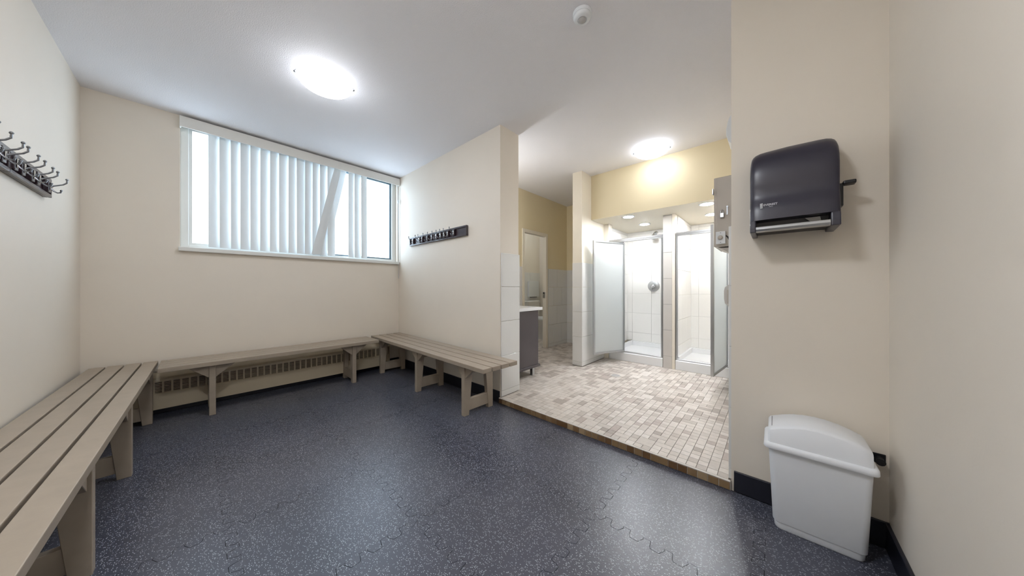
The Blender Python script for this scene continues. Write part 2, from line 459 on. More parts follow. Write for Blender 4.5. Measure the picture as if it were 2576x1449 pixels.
def floor_tile_mesh(w, h, s):
    k = (round(w, 3), round(h, 3), s)
    if k not in _fm:
        g, b = 0.0011, 0.0007
        def ring(i, z): return [(i, i, z), (w - i, i, z), (w - i, h - i, z), (i, h - i, z)]
        vs = ring(g, -0.0045) + ring(g, -b) + ring(g + b, 0)
        fs = [(8, 9, 10, 11)] + [(4 + a, 4 + (a + 1) % 4, 8 + (a + 1) % 4, 8 + a) for a in range(4)] + [(a, (a + 1) % 4, 4 + (a + 1) % 4, 4 + a) for a in range(4)]
        me = bpy.data.meshes.new('floor_tile'); me.from_pydata(vs, [], fs); me.materials.append(M['mosaic%d' % s]); _fm[k] = me
    return _fm[k]
for t in tiles[:298]:
    o = link('floor_tile', floor_tile_mesh(t[2], t[3], t[4]), floorb); o.location = (t[0], t[1], TF)
mb = MB()
for x, y, w, h, s in tiles[298:]:
    g, b = 0.0011, 0.0007
    def ring(i, z): return [(x + i, y + i, TF + z), (x + w - i, y + i, TF + z), (x + w - i, y + h - i, TF + z), (x + i, y + h - i, TF + z)]
    mb._add(ring(g, -0.0045) + ring(g, -b) + ring(g + b, 0), [(8, 9, 10, 11)] + [(4 + a, 4 + (a + 1) % 4, 8 + (a + 1) % 4, 8 + a) for a in range(4)] + [(a, (a + 1) % 4, 4 + (a + 1) % 4, 4 + a) for a in range(4)], False, s)
o = mb.build('floor_tile_field', ['mosaic%d' % i for i in range(6)], floorb); o['kind'] = 'stuff'

# brown step tiles along the edge of the raised floor
y = 0.170; k = 0
while y < 1.885:
    w = min(0.0495, 1.893 - y)
    if k in (6, 19, 27): w = min(0.099, 1.893 - y)
    o = link('step_tile', tile_mesh(w - 0.003, TF - 0.010, 0.006, 'nose%d' % random.choices(range(4), (5, 3, 2, 4))[0]), floorb)
    o.location = (1.906, y + w / 2, 0.002); o.rotation_euler = (0, 0, -R(90))
    y += w; k += 1
MB().box(1.899, 1.9125, 0.168, 1.893, TF - 0.007, TF - 0.0005).build('step_edge', 'mosaic4', floorb, 0.002, 1)
MB().box(1.9045, 1.907, 0.168, 1.893, 0.0, TF - 0.006).build('step_backing', 'mosaic0', floorb)
# floor drain
dr = thing('floor_drain', 'small round metal floor drain in the mosaic tiles', 'drain', (3.29, 1.36, TF))
MB().lathe([(0.055, 0), (0.055, 0.003), (0.05, 0.004)], seg=24).build('rim', 'gtile', dr)
gm = MB()
for k in range(7):
    yy = -0.036 + k * 0.012; hw = math.sqrt(0.048 ** 2 - yy ** 2)
    gm.box(-hw, hw, yy - 0.002, yy + 0.002, 0.004, 0.0055)
gm.build('grate', 'steel', dr)

# ------------------------------------------------------------------ window and blind
win = thing('window_1', 'wide white framed sliding window with bright frosted daylight', 'window', kind='structure')
FY0, FY1 = 3.945, 3.995
fm = [('frame_bar', (WX0, WX0 + 0.05, WZ0, WZ1)), ('frame_bar', (WX1 - 0.05, WX1, WZ0, WZ1)), ('frame_bar', (WX0 + 0.05, WX1 - 0.05, WZ0, WZ0 + 0.035)), ('frame_bar', (WX0 + 0.05, WX1 - 0.05, WZ1 - 0.06, WZ1))]
for n, (a, b, c, d) in fm: MB().box(a, b, FY0, FY1, c, d).build(n, 'frame', win, 0.003, 1)
for a, b, yy in ((WX0 + 0.05, 0.93, 3.965), (0.88, WX1 - 0.05, 3.985)):
    z0, z1 = WZ0 + 0.035, WZ1 - 0.06
    s = MB().box(a, a + 0.022, yy - 0.01, yy + 0.01, z0, z1).box(b - 0.022, b, yy - 0.01, yy + 0.01, z0, z1)
    s.box(a + .022, b - .022, yy - 0.01, yy + 0.01, z0, z0 + 0.02).box(a + .022, b - .022, yy - 0.01, yy + 0.01, z1 - 0.022, z1)
    sash = s.build('sash', 'gasket' if a > 0.5 else 'frame', win)
    MB().box(a + 0.02, b - 0.02, yy - 0.003, yy + 0.003, z0 + 0.018, z1 - 0.02).build('pane', 'glass', sash)
tag(MB().box(-0.098, 1.912, 3.852, 4.0, 1.398, 1.434).build('trim_4', 'frame', None, 0.004), 'white window sill board under the vertical blind', 'window sill', None, 'structure')
w2 = thing('window_2', 'high narrow window of the toilet compartment', 'window', kind='structure')
MB().box(3.3, 4.9, 3.97, 4.01, 2.25, 2.28).box(3.3, 4.9, 3.97, 4.01, 2.54, 2.57).box(3.3, 3.33, 3.97, 4.01, 2.28, 2.54).box(4.87, 4.9, 3.97, 4.01, 2.28, 2.54).build('frame', 'frame', w2)
MB().box(3.33, 4.87, 3.985, 3.99, 2.28, 2.54).build('pane', 'glass', w2)

bl = thing('vertical_blind', 'white vertical blind with two slats hanging askew in the window', 'blind')
MB().box(-0.092, 1.915, 3.838, 3.848, 2.487, 2.582).box(-0.092, 1.915, 3.848, 3.889, 2.570, 2.580).box(-0.092, -0.082, 3.848, 3.889, 2.487, 2.570).box(1.905, 1.915, 3.848, 3.889, 2.487, 2.570).build('valance', 'valance', bl, 0.002, 1)
MB().box(-0.08, 1.895, 3.895, 3.932, 2.53, 2.565).build('head_rail', 'alu', bl, 0.002, 1)
K = 3.915 / 3.86
xs = [0.082, 0.154, 0.23, 0.298, 0.37, 0.446, 0.521, 0.594, 0.674, 0.744, 0.821, 0.892, 0.963, 1.036]
vanes = [(a, b) for a, b in zip(xs, xs[1:] + [1.108])] + [(1.26, 1.33), (1.33, 1.406), (1.406, 1.474)]
def vane(top, bot, ya, yb, zt, zb):
    """top/bot: (x left, x right); curved thin slat"""
    n = 5; rows = []
    for (xa, xb), z in ((top, zt), (bot, zb)):
        fr, bk_ = [], []
        for k in range(n + 1):
            t = k / n; yy = ya + (yb - ya) * t - 0.006 * math.sin(math.pi * t)
            fr.append((xa + (xb - xa) * t, yy, z)); bk_.append((xa + (xb - xa) * t, yy + 0.0012, z))
        rows.append(fr + bk_[::-1])
    mb = MB().loft([rows[1], rows[0]], 0, True, True)
    return mb
rv = random.Random(5)
for k, (a, b) in enumerate(vanes):
    a, b = a * K, b * K + 0.013
    dy = rv.uniform(-0.006, 0.006); dx = rv.uniform(-0.003, 0.003)
    vane((a, b), (a + dx, b + dx), 3.897 + dy * .5, 3.931 + dy, 2.53, 1.452).build('slat', 'vane', bl)
vane((1.105 * K, 1.178 * K), (0.875 * K, 0.965 * K), 3.872, 3.880, 2.51, 1.458).build('slat', 'vane', bl)
vane((1.178 * K, 1.252 * K), (0.965 * K, 1.04 * K), 3.938, 3.941, 2.52, 1.47).build('slat', 'vane', bl)
cd = MB()
cd.tube([(1.885, 3.862, 2.49), (1.895, 3.858, 2.30), (1.897, 3.856, 1.9), (1.897, 3.856, 1.22)], 0.0022, 6)
cd.tube([(1.900, 3.862, 2.49), (1.905, 3.86, 2.32), (1.906, 3.858, 1.9), (1.906, 3.856, 1.25), (1.9, 3.85, 1.2), (1.897, 3.856, 1.22)], 0.0022, 6)
cord = cd.build('cord', 'alu', bl)
MB().lathe([(0.004, 0), (0.012, 0.01), (0.012, 0.03), (0.005, 0.055)], (1.895, 3.85, 2.24), 12).build('cord_connector', 'white', cord)

# ------------------------------------------------------------------ lamps
def dome_light(name, label, x, y, grp, lit='dome'):
    t = thing(name, label, 'ceiling light', (x, y, CEIL), math.atan2(-y, -x), grp)
    MB().lathe([(0.142, 0), (0.142, -0.018), (0.13, -0.022)], seg=40).build('base_plate', 'white', t)
    prof = [(0.186, -0.028), (0.19, -0.032), (0.185, -0.041), (0.168, -0.056), (0.14, -0.069), (0.10, -0.084), (0.055, -0.094), (0.004, -0.098)]
    inner = [(0.004, -0.086), (0.055, -0.084), (0.10, -0.077), (0.14, -0.065), (0.168, -0.052), (0.182, -0.036)]
    S9 = Matrix.Diagonal((0.9, 0.9, 1, 1))
    MB().lathe(inner + prof[:1], seg=40, cap=False, mi=0, mtx=S9).lathe(prof[:3], seg=40, cap=False, mi=1, mtx=S9).lathe(prof[2:], seg=40, cap=False, mi=2, mtx=S9).build('glass_shade', ['dome_rim', 'dome_rim', lit], t)
    for a in (82, -82, 180):
        c = MB(); ca, sa = math.cos(R(a)), math.sin(R(a))
        c.tube([(0.125 * ca, 0.125 * sa, -0.012), (0.174 * ca, 0.174 * sa, -0.02), (0.179 * ca, 0.179 * sa, -0.03), (0.173 * ca, 0.173 * sa, -0.042)], 0.004, 8)
        c.ball((0.18 * ca, 0.18 * sa, -0.036), 0.0075, 8)
        c.build('clip', 'steel', t)
dome_light('dome_light', 'lit round opal dome light on the ceiling near the window', 0.64, 2.42, 'dome ceiling lights')
dome_light('dome_light', 'lit round opal dome light in front of the yellow bulkhead', 3.36, 0.99, 'dome ceiling lights', 'dome_shower')

dome_light('dome_light', 'lit round opal dome light on the ceiling above the viewer', -0.06, 0.66, 'dome ceiling lights', 'dome_near')
dome_light('dome_light', 'added unseen dome light brightening the toilet compartment', 4.15, 3.42, 'dome ceiling lights', 'dome_shower')  # added lamp hidden by the door head, lifts the dark compartment

def downlight(label, x, y, z):
    t = thing('recessed_light', label, 'downlight', (x, y, z), 0, 'recessed shower lights')
    MB().lathe([(0.052, 0.0), (0.078, 0.0), (0.078, -0.005), (0.070, -0.007), (0.052, -0.003)], seg=32, cap=False).build('trim_ring', 'white', t)
    MB().lathe([(0.060, -0.003), (0.058, -0.008), (0.035, -0.011), (0.002, -0.012)], seg=32).build('lens', 'spot', t)
downlight('recessed light in the bulkhead underside above the left shower door', 3.80, 1.40, 2.0)
downlight('recessed light inside the left shower', 4.40, 1.39, 2.0)
downlight('recessed light in the bulkhead underside beside the metal cabinet', 3.80, 0.545, 2.0)
downlight('recessed light inside the right shower', 4.38, 0.575, 2.0)

sd = thing('smoke_detector', 'small round white smoke detector on the ceiling', 'smoke detector', (1.452, 0.79, CEIL))
MB().lathe([(0.052, 0), (0.052, -0.012), (0.049, -0.016)], seg=36).build('base', 'white', sd)
MB().lathe([(0.047, -0.016), (0.047, -0.026), (0.040, -0.034), (0.026, -0.037), (0.022, -0.034)], seg=36).build('cover', 'white', sd)
MB().lathe([(0.020, -0.032), (0.020, -0.038), (0.016, -0.041), (0.002, -0.042)], seg=24).build('sensor_cap', 'paper', sd)

# ------------------------------------------------------------------ benches
def bench(label, loc, rz, length, trestles, W=0.375, H=0.455, f0=0.035):
    """local x along the bench, y from the front edge (0) to the back (W)"""
    t = thing('bench', label, 'bench', loc, rz, 'slatted changing room benches')
    gap = 0.011; pw = (W - 3 * gap) / 4; th = 0.034
    for k in range(4):
        MB().box(0, length, k * (pw + gap), k * (pw + gap) + pw, H - th, H).build('plank', 'wood', t, 0.003, 2)
    top = H - th; T = 0.02
    for x in trestles:
        MB().prism([(f0, 0), (f0 + 0.052, 0), (f0 + 0.092, top), (f0, top)], 'x', x - T, x + T).build('leg', 'wood', t, 0.002, 1)
        MB().prism([(W - 0.02, 0), (W - 0.02, top), (W - 0.112, top), (W - 0.072, 0)], 'x', x - T, x + T).build('leg', 'wood', t, 0.002, 1)
        MB().box(x - T * .8, x + T * .8, f0 + 0.05, W - 0.068, 0.037, 0.135).build('stretcher', 'wood', t, 0.002, 1)
        MB().box(x - T * .8, x + T * .8, f0 + 0.085, W - 0.105, top - 0.075, top).build('cross_rail', 'wood', t, 0.002, 1)
        for s in (-1, 1):
            if -0.02 < x + s * 0.16 < length + 0.02:
                MB().prism([(x + s * T, top), (x + s * 0.15, top), (x + s * 0.13, top - 0.012), (x + s * T, top - 0.105)], 'y', f0 + 0.012, f0 + 0.042).build('gusset', 'wood', t, 0.0015, 1)
    return t
# left wall bench: runs along y, front edge faces +x
bench('taupe slatted bench along the left wall under the coat hooks', (-0.257, 1.20, 0), R(90 - 1.05), 2.655, [0.70, 1.52, 2.44], W=0.338, f0=0.012)
# window wall bench: front faces -y
bench('taupe slatted bench under the window in front of the heater', (-0.192, 3.462, 0), 0, 1.66, [0.292, 1.402])
# partition bench: front faces -x
bench('taupe slatted bench along the partition wall, its end overhanging the step', (1.532, 3.855, 0), R(-90 - 1.9), 2.24, [0.20, 1.125, 1.935])

# ------------------------------------------------------------------ baseboard heater
ht = thing('baseboard_heater', 'beige metal baseboard heater with louvred slots under the window', 'heater', (0, 0, 0))
HX0, HX1, HF = -0.40, 1.74, 3.80
MB().box(HX0, HX1, HF, HF + 0.012, 0.055, 0.19).build('lower_panel', 'heater', ht, 0.002, 1)
MB().prism([(HF, 0.285), (HF, 0.302), (HF + 0.014, 0.318), (HF + 0.076, 0.352), (HF + 0.076, 0.34), (HF + 0.02, 0.308), (HF + 0.012, 0.285)], 'x', HX0, HX1).build('top_cover', 'heater', ht)
MB().box(HX0, HX1, HF + 0.07, HF + 0.0775, 0.055, 0.345).build('back_plate', 'fins', ht)
fn = MB()
for k in range(8): fn.box(HX0 + .01, HX1 - .01, HF + 0.005, HF + 0.06, 0.19 + k * 0.0125, 0.1975 + k * 0.0125)
fo = fn.build('fins', 'fins', ht); fo['kind'] = 'stuff'
bar = MB().box(-0.006, 0.006, HF, HF + 0.01, 0.19, 0.285).mesh('louvre_bar'); bar.materials.append(M['heater'])
x = HX0 + 0.02
while x < HX1 - 0.01:
    o = link('louvre_bar', bar, ht); o.location = (x, 0, 0); x += 0.05
for a in (HX0 - 0.012, HX1): MB().prism([(HF - 0.004, 0.05), (HF - 0.004, 0.305), (HF + 0.012, 0.322), (HF + 0.077, 0.356), (HF + 0.077, 0.05)], 'x', a, a + 0.012).build('end_cap', 'heater', ht)

# ------------------------------------------------------------------ coat racks
def rack(label, loc, rz, length, hooks, z):
    """local x along the board, wall at y = 0, hooks point to -y"""
    t = thing('coat_rack', label, 'coat rack', loc, rz, 'dark wooden hook rails')
    H = 0.108; D = 0.022
    MB().box(0, length, -D * .6, 0, z, z + H).build('board', 'espresso', t, 0.002, 1)
    MB().box(0, length, -D - .004, -D * .6, z, z + 0.018).build('rail', 'espresso', t, 0.003, 2)
    MB().box(0, length, -D - .004, -D * .6, z + H - 0.018, z + H).build('rail', 'espresso', t, 0.003, 2)
    for e in (0, length - 0.014): MB().box(e, e + 0.014, -D - .004, -D * .6, z + 0.018, z + H - 0.018).build('end_rail', 'espresso', t, 0.002, 1)
    zc = z + H / 2
    for h in hooks:
        MB().box(h - 0.019, h + 0.019, -0.034, -D * .6, zc - 0.034, zc + 0.034).build('block', 'espresso', t, 0.003, 2)
        hk = MB()
        hk.tube([(h, -0.036, zc - 0.004), (h, -0.045, zc + 0.004), (h, -0.060, zc + 0.011), (h, -0.074, zc + 0.018), (h, -0.086, zc + 0.030), (h, -0.087, zc + 0.046)], [0.0055, 0.0042, 0.0036, 0.0036, 0.0036, 0.0036], 8)
        hk.ball((h, -0.087, zc + 0.050), 0.0062, 8)
        hk.tube([(h, -0.036, zc - 0.012), (h, -0.046, zc - 0.026), (h, -0.056, zc - 0.033), (h, -0.066, zc - 0.03), (h, -0.069, zc - 0.02)], 0.0038, 8)
        hk.ball((h, -0.069, zc - 0.017), 0.0052, 8)
        ho = hk.build('hook', 'steel', t)
        MB().box(h - 0.009, h + 0.009, -0.038, -0.034, zc - 0.022, zc + 0.022).build('hook_plate', 'chrome', ho, 0.0015, 1)
    return t
hb = [0.095, 0.27, 0.328, 0.447, 0.545]
# partition wall: wall at x = XB, local x runs toward -y
rack('dark wooden hook rail on the partition wall, the end nearer the window', (XB, 3.54, 0), R(-90), 0.572, [0.095, 0.255, 0.318, 0.435, 0.535], 1.618)
rack('dark wooden hook rail on the partition wall, the end with a bare panel', (XB, 2.966, 0), R(-90), 0.605, [0.055, 0.14, 0.21, 0.28, 0.39], 1.618)
# left wall: wall at x = XL, hooks point to +x
rack('dark wooden hook rail on the left wall, complete in view', (XL, 2.545, 0), R(90), 0.562, [0.034, 0.12, 0.24, 0.318, 0.485], 1.592)
rack('dark wooden hook rail on the left wall, cut off by the picture edge', (XL, 1.98, 0), R(90), 0.562, [0.06, 0.18, 0.298, 0.416, 0.474], 1.592)

# ------------------------------------------------------------------ paper towel dispenser
pt = thing('paper_towel_dispenser', 'black lever paper towel dispenser on the cream wall', 'towel dispenser', (0, 0, 0))
prof = [(1.918, 1.735), (1.86, 1.727), (1.81, 1.709), (1.775, 1.68), (1.757, 1.64), (1.750, 1.59), (1.750, 1.535), (1.753, 1.50), (1.748, 1.472), (1.738, 1.45), (1.731, 1.42), (1.727, 1.378), (1.745, 1.376), (1.918, 1.376)]
def sect(y, k, p=prof):
    dz = (1 - k) * 0.42
    return [(1.918 - (1.918 - X) * (0.25 + 0.75 * k), y, z - dz * min(1, max(0, (z - 1.58) / 0.14))) for X, z in p]
st = [(-0.2, 0.88), (-0.1985, 0.915), (-0.1955, 0.945), (-0.190, 0.967), (-0.181, 0.984), (-0.166, 0.996), (-0.145, 1.0), (-0.05, 1.006), (0.028, 1.0), (0.048, 0.996), (0.063, 0.984), (0.072, 0.967), (0.0775, 0.945), (0.0805, 0.915), (0.082, 0.88)]
MB().loft([sect(a, b) for a, b in st]).build('cover', 'smoke', pt)
cheek = [(1.918, 1.378), (1.727, 1.378), (1.722, 1.345), (1.720, 1.322), (1.918, 1.322)]
for y0, y1 in ((0.060, 0.081), (-0.199, -0.172)):
    MB().prism([(p[0], p[1]) for p in cheek], 'y', y0, y1).build('cheek', 'smoke', pt, 0.004, 2)
MB().box(1.79, 1.80, -0.171, 0.060, 1.335, 1.377).build('slot_back', 'slot', pt)
MB().box(1.80, 1.918, -0.171, 0.060, 1.335, 1.377).build('inner_housing', 'black', pt)
MB().prism([(-0.10, 1.372), (-0.145, 1.372), (-0.150, 1.345), (-0.125, 1.345)], 'x', 1.770, 1.772).build('paper_tail', 'paper', pt)
MB().prism([(1.722, 1.327), (1.718, 1.336), (1.722, 1.347), (1.74, 1.350), (1.79, 1.340), (1.79, 1.330), (1.74, 1.324)], 'y', -0.171, 0.060).build('tear_bar', 'alu', pt, 0.0015, 2)
lv = MB().box(1.80, 1.845, -0.214, -0.2, 1.41, 1.505)
lever = lv.build('lever', 'black', pt, 0.004, 2)
MB().box(1.79, 1.83, -0.248, -0.212, 1.496, 1.512).build('lever_grip', 'black', lever, 0.005, 2)
# lettering on the front
def text(s, size, name, parent, m, loc, shear=0.0, off=0.0):
    cu = bpy.data.curves.new(name, 'FONT'); cu.body = s; cu.size = size; cu.extrude = 0.0003; cu.offset = off; cu.shear = shear; cu.resolution_u = 3
    tmp = bpy.data.objects.new(name, cu); COL.objects.link(tmp)
    dg = bpy.context.evaluated_depsgraph_get(); me = bpy.data.meshes.new_from_object(tmp.evaluated_get(dg))
    bpy.data.objects.remove(tmp); me.materials.clear(); me.materials.append(M[m])
    o = link(name, me, parent); o.location = loc; o.rotation_euler = (R(90), 0, -R(90))
    return o
lt = text('EVEREST', 0.0125, 'lettering', pt, 'print_', (1.7325, 0.0345, 1.4405), 0.0, 0.0004)
lt.rotation_euler = (R(84), 0, -R(90))
lt['label'] = 'light grey EVEREST lettering'
l2 = text('PRO', 0.007, 'lettering', pt, 'print_', (1.7318, 0.016, 1.4325), 0.15)
l2.rotation_euler = (R(84), 0, -R(90))
lg = MB()
for k in range(4):
    z0 = 1.430 + k * 0.0058
    lg.prism([(0.046, z0), (0.0365, z0 + 0.0015), (0.0365, z0 + 0.0062), (0.046, z0 + 0.0047)], 'x', 1.7325 - 0.0012 + (k - 3) * -0.0007 - 0.0030, 1.735)
lg.build('logo_mark', 'print_', pt)

# ------------------------------------------------------------------ waste bin
bn = thing('waste_bin', 'white plastic waste bin with arched swing lid beside the corner', 'waste bin', (0, 0, 0))
MB().loft([rrect(1.748, 1.872, -0.262, -0.007, 0.02, 0.0), rrect(1.744, 1.876, -0.266, -0.003, 0.022, 0.006), rrect(1.743, 1.877, -0.268, -0.001, 0.022, 0.034)]).build('base', 'bin', bn)
MB().loft([rrect(1.739, 1.880, -0.271, 0.002, 0.022, 0.0345), rrect(1.738, 1.881, -0.272, 0.003, 0.022, 0.037), rrect(1.715, 1.890, -0.283, 0.017, 0.022, 0.372)]).build('body', 'bin', bn)
MB().loft([rrect(1.698, 1.896, -0.293, 0.031, 0.02, 0.366), rrect(1.695, 1.898, -0.295, 0.033, 0.022, 0.37), rrect(1.696, 1.897, -0.294, 0.032, 0.022, 0.385), rrect(1.702, 1.894, -0.290, 0.027, 0.02, 0.392), rrect(1.712, 1.888, -0.281, 0.019, 0.02, 0.395)]).build('lid_rim', 'bin', bn)
ys = [0.018, 0.012, 0.0, -0.03, -0.065, -0.10, -0.135, -0.17, -0.205, -0.24, -0.27, -0.279]
def arch(yy): return 0.449 + 0.041 * (1 - ((yy + 0.131) / 0.149) ** 2)
secs = []
for yy in ys:
    zt = arch(yy)
    e = 0.006 if yy in (ys[0], ys[-1]) else 0
    secs.append([(1.704 + e, yy, 0.392), (1.711 + e, yy, zt - 0.012 - e), (1.716 + e, yy, zt - 0.004 - e), (1.726 + e, yy, zt - e), (1.872 - e, yy, zt - e), (1.882 - e, yy, zt - 0.006 - e), (1.888 - e, yy, 0.392)])
MB().loft(secs).build('lid', 'bin', bn)
sl = MB()
sl.prism([(0.0045, arch(0.0) - 0.004), (0.0065, arch(0.0) - 0.004), (0.0065, arch(0.0065) + 0.0006), (0.0045, arch(0.0045) + 0.0006)], 'x', 1.735, 1.862)
sl.build('lid_slot', 'slot', bn)

ds = thing('door_stop', 'black rubber stop on the wall behind the white bin', 'door stop', (XB, -0.325, 0.36))
MB().box(-0.004, 0, -0.018, 0.018, -0.02, 0.02).build('plate', 'black', ds, 0.001, 1)
MB().tube([(-0.003, 0.0, 0), (-0.035, 0.002, 0.002), (-0.05, 0.003, 0.002)], [0.012, 0.011, 0.014], 12).build('bumper', 'black', ds)

# ------------------------------------------------------------------ showers
def bar(mb, p, q, w, z0, z1):
    """upright slab between plan points p, q with thickness w"""
    p, q = Vector(p), Vector(q); d = (q - p).normalized(); n = Vector((-d.y, d.x)) * w / 2
    a = [p - n, q - n, q + n, p + n]
    return mb.prism([(v.x, v.y) for v in a], 'z', z0, z1)
def shower(label, y0, y1, hinge, free, fixed, jambs, grp):
    t = thing('shower_enclosure', label, 'shower', (0, 0, 0), 0, grp)
    tr = MB()
    tr.prism([(4.045, TF), (4.045, 0.158), (4.057, 0.17), (4.125, 0.17), (4.14, 0.135), (4.94, 0.12), (4.94, TF)], 'y', y0, y1)
    tr.box(4.92, 4.949, y0, y1, 0.12, 0.192)
    tr.box(4.14, 4.92, y1 - 0.025, y1, 0.12, 0.192)
    tr.build('tray', 'trayw', t, 0.004, 2)
    X = 4.075
    ja, jb = jambs
    MB().box(X - 0.018, X + 0.018, ja - 0.012, jb + 0.012, 1.722, 1.765).box(X - 0.024, X - 0.018, ja - 0.012, jb + 0.012, 1.74, 1.758).build('header', 'alu', t, 0.003, 1)
    for yy, w in ((ja, 0.022), (jb, 0.022)):
        MB().box(X - 0.018, X + 0.018, yy - w / 2, yy + w / 2, 0.17, 1.722).box(X - 0.024, X - 0.018, yy - w / 5, yy + w / 5, 0.17, 1.722).build('jamb', 'alu', t, 0.002, 1)
    MB().box(X - 0.02, X + 0.02, ja, jb, 0.168, 0.182).build('threshold_rail', 'alu', t, 0.002, 1)
    if fixed:
        fp = MB().box(X - 0.004, X + 0.004, fixed[0], fixed[1], 0.182, 1.722).build('fixed_panel', 'frost', t)
    d = MB(); h, f = Vector(hinge), Vector(free); u = (f - h).normalized()
    for a, b in ((h, h + u * 0.022), (f - u * 0.022, f)): bar(d, a, b, 0.026, 0.19, 1.70)
    bar(d, h + u * 0.022, f - u * 0.022, 0.02, 0.19, 0.21); bar(d, h + u * 0.022, f - u * 0.022, 0.02, 1.682, 1.70)
    do = d.build('door_frame', 'alu', t)
    g = MB(); bar(g, h + u * 0.018, f - u * 0.018, 0.006, 0.205, 1.687); g.build('glass', 'frost', do)
    return t
shower('left shower enclosure with its frosted door swung open against the column', 1.056, 1.772, (4.04, 1.55), (3.535, 1.762), (1.565, 1.76), (1.07, 1.762), 'framed shower enclosures')
shower('right shower enclosure with its frosted door standing open beside the metal cabinet', 0.34, 0.912, (4.04, 0.39), (3.45, 0.452), None, (0.352, 0.90), 'framed shower enclosures')

sv = thing('shower_valve', 'round chrome shower valve on the left shower back wall', 'shower valve', (4.949, 1.425, 1.10))
Mx = Matrix.Rotation(-R(90), 4, 'Y')
MB().lathe([(0.088, 0), (0.088, 0.004), (0.075, 0.010), (0.045, 0.014)], seg=40, mtx=Mx).build('escutcheon', 'alu', sv)
kn = MB().lathe([(0.032, 0.014), (0.034, 0.03), (0.030, 0.05), (0.018, 0.06), (0.002, 0.062)], seg=24, mtx=Mx).build('knob', 'chrome', sv)
MB().tube([(-0.05, 0, 0), (-0.055, 0.005, -0.03), (-0.055, 0.008, -0.055)], 0.007, 8).build('handle', 'chrome', kn)
sh = thing('overhead_shower', 'chrome shower head on an arm high in the left shower', 'shower head', (4.949, 1.39, 1.95))
MB().lathe([(0.03, 0), (0.028, 0.006), (0.012, 0.010)], seg=24, mtx=Mx).build('flange', 'chrome', sh)
MB().tube([(0, 0, 0), (-0.05, 0.0, 0.004), (-0.09, 0, -0.012), (-0.12, 0, -0.04)], 0.010, 10).build('arm', 'chrome', sh)
Mh = Matrix.Translation((-0.115, 0, -0.035)) @ Matrix.Rotation(R(180 + 35), 4, 'Y')
MB().lathe([(0.014, 0), (0.016, 0.02), (0.03, 0.045), (0.042, 0.07), (0.042, 0.078), (0.03, 0.08)], seg=24, mtx=Mh).build('rose', 'chrome', sh)

# ------------------------------------------------------------------ metal cabinet and wall units beside the right shower
cb = thing('metal_cabinet', 'beige metal wall cabinet with padlock and timer dial', 'cabinet', (0, 0, 0))
MB().box(2.60, 2.98, 0.168, 0.329, 1.375, 1.886).build('body', 'cabinet', cb, 0.003, 1)
MB().box(2.594, 2.600, 0.172, 0.312, 1.39, 1.882).build('door', 'cabinet', cb, 0.002, 1)
MB().box(2.588, 2.594, 0.245, 0.252, 1.60, 1.66).box(2.586, 2.594, 0.243, 0.254, 1.655, 1.665).build('hasp', 'steel', cb)
pk = MB().box(2.572, 2.588, 0.266, 0.290, 1.582, 1.618).build('padlock', 'alu', cb, 0.003, 2)
MB().tube([(2.58, 0.271, 1.616), (2.58, 0.271, 1.632), (2.58, 0.278, 1.64), (2.58, 0.285, 1.632), (2.58, 0.285, 1.616)], 0.003, 8).build('shackle', 'chrome', pk)
MB().box(2.560, 2.598, 0.329, 0.334, 1.76, 1.80).build('hinge', 'steel', cb)
tb = MB().box(2.572, 2.594, 0.257, 0.314, 1.392, 1.482).build('timer_box', 'white', cb, 0.002, 1)
MB().lathe([(0.016, 0), (0.016, 0.006), (0.011, 0.012), (0.002, 0.013)], (0, 0, 0), 20, mtx=Matrix.Translation((2.572, 0.287, 1.437)) @ Mx).build('dial', 'cabinet', tb)
for zz in (1.402, 1.472): MB().ball((2.572, 0.286, zz), 0.003, 8).build('screw', 'steel', tb)
MB().tube([(2.585, 0.256, 1.45), (2.585, 0.245, 1.44), (2.585, 0.238, 1.42), (2.59, 0.228, 1.415)], 0.004, 8).build('cable', 'black', cb)
MB().prism([(0.168, 1.366), (0.305, 1.366), (0.27, 1.352), (0.20, 1.348), (0.168, 1.352)], 'x', 2.62, 2.95).build('lower_flange', 'cabinet', cb)

wu = thing('wall_unit', 'white curved wall unit near the ceiling above the metal cabinet', 'wall fixture', (0, 0, 0))
pr = [(0.168, 2.01), (0.20, 2.012), (0.222, 2.04), (0.232, 2.08), (0.232, 2.12), (0.226, 2.16), (0.214, 2.195), (0.20, 2.21), (0.168, 2.212)]
MB().prism(pr, 'x', 2.36, 2.52, smooth=True).build('housing', 'white', wu, 0.003, 2)
MB().box(2.38, 2.50, 0.168, 0.205, 1.992, 2.01).build('lower_lip', 'paper', wu, 0.003, 2)
so = thing('soap_dispenser', 'grey soap dispenser on the tiled edge of the dispenser wall', 'soap dispenser', (0, 0, 0))
MB().prism([(0.180, 0.945), (0.215, 0.948), (0.236, 0.97), (0.240, 1.0), (0.240, 1.05), (0.236, 1.075), (0.213, 1.094), (0.180, 1.097)], 'x', 2.32, 2.43).build('housing', 'gtile', so, 0.004, 2)
MB().box(2.315, 2.32, 0.185, 0.225, 0.97, 1.06).build('side_plate', 'cabinet', so, 0.002, 1)

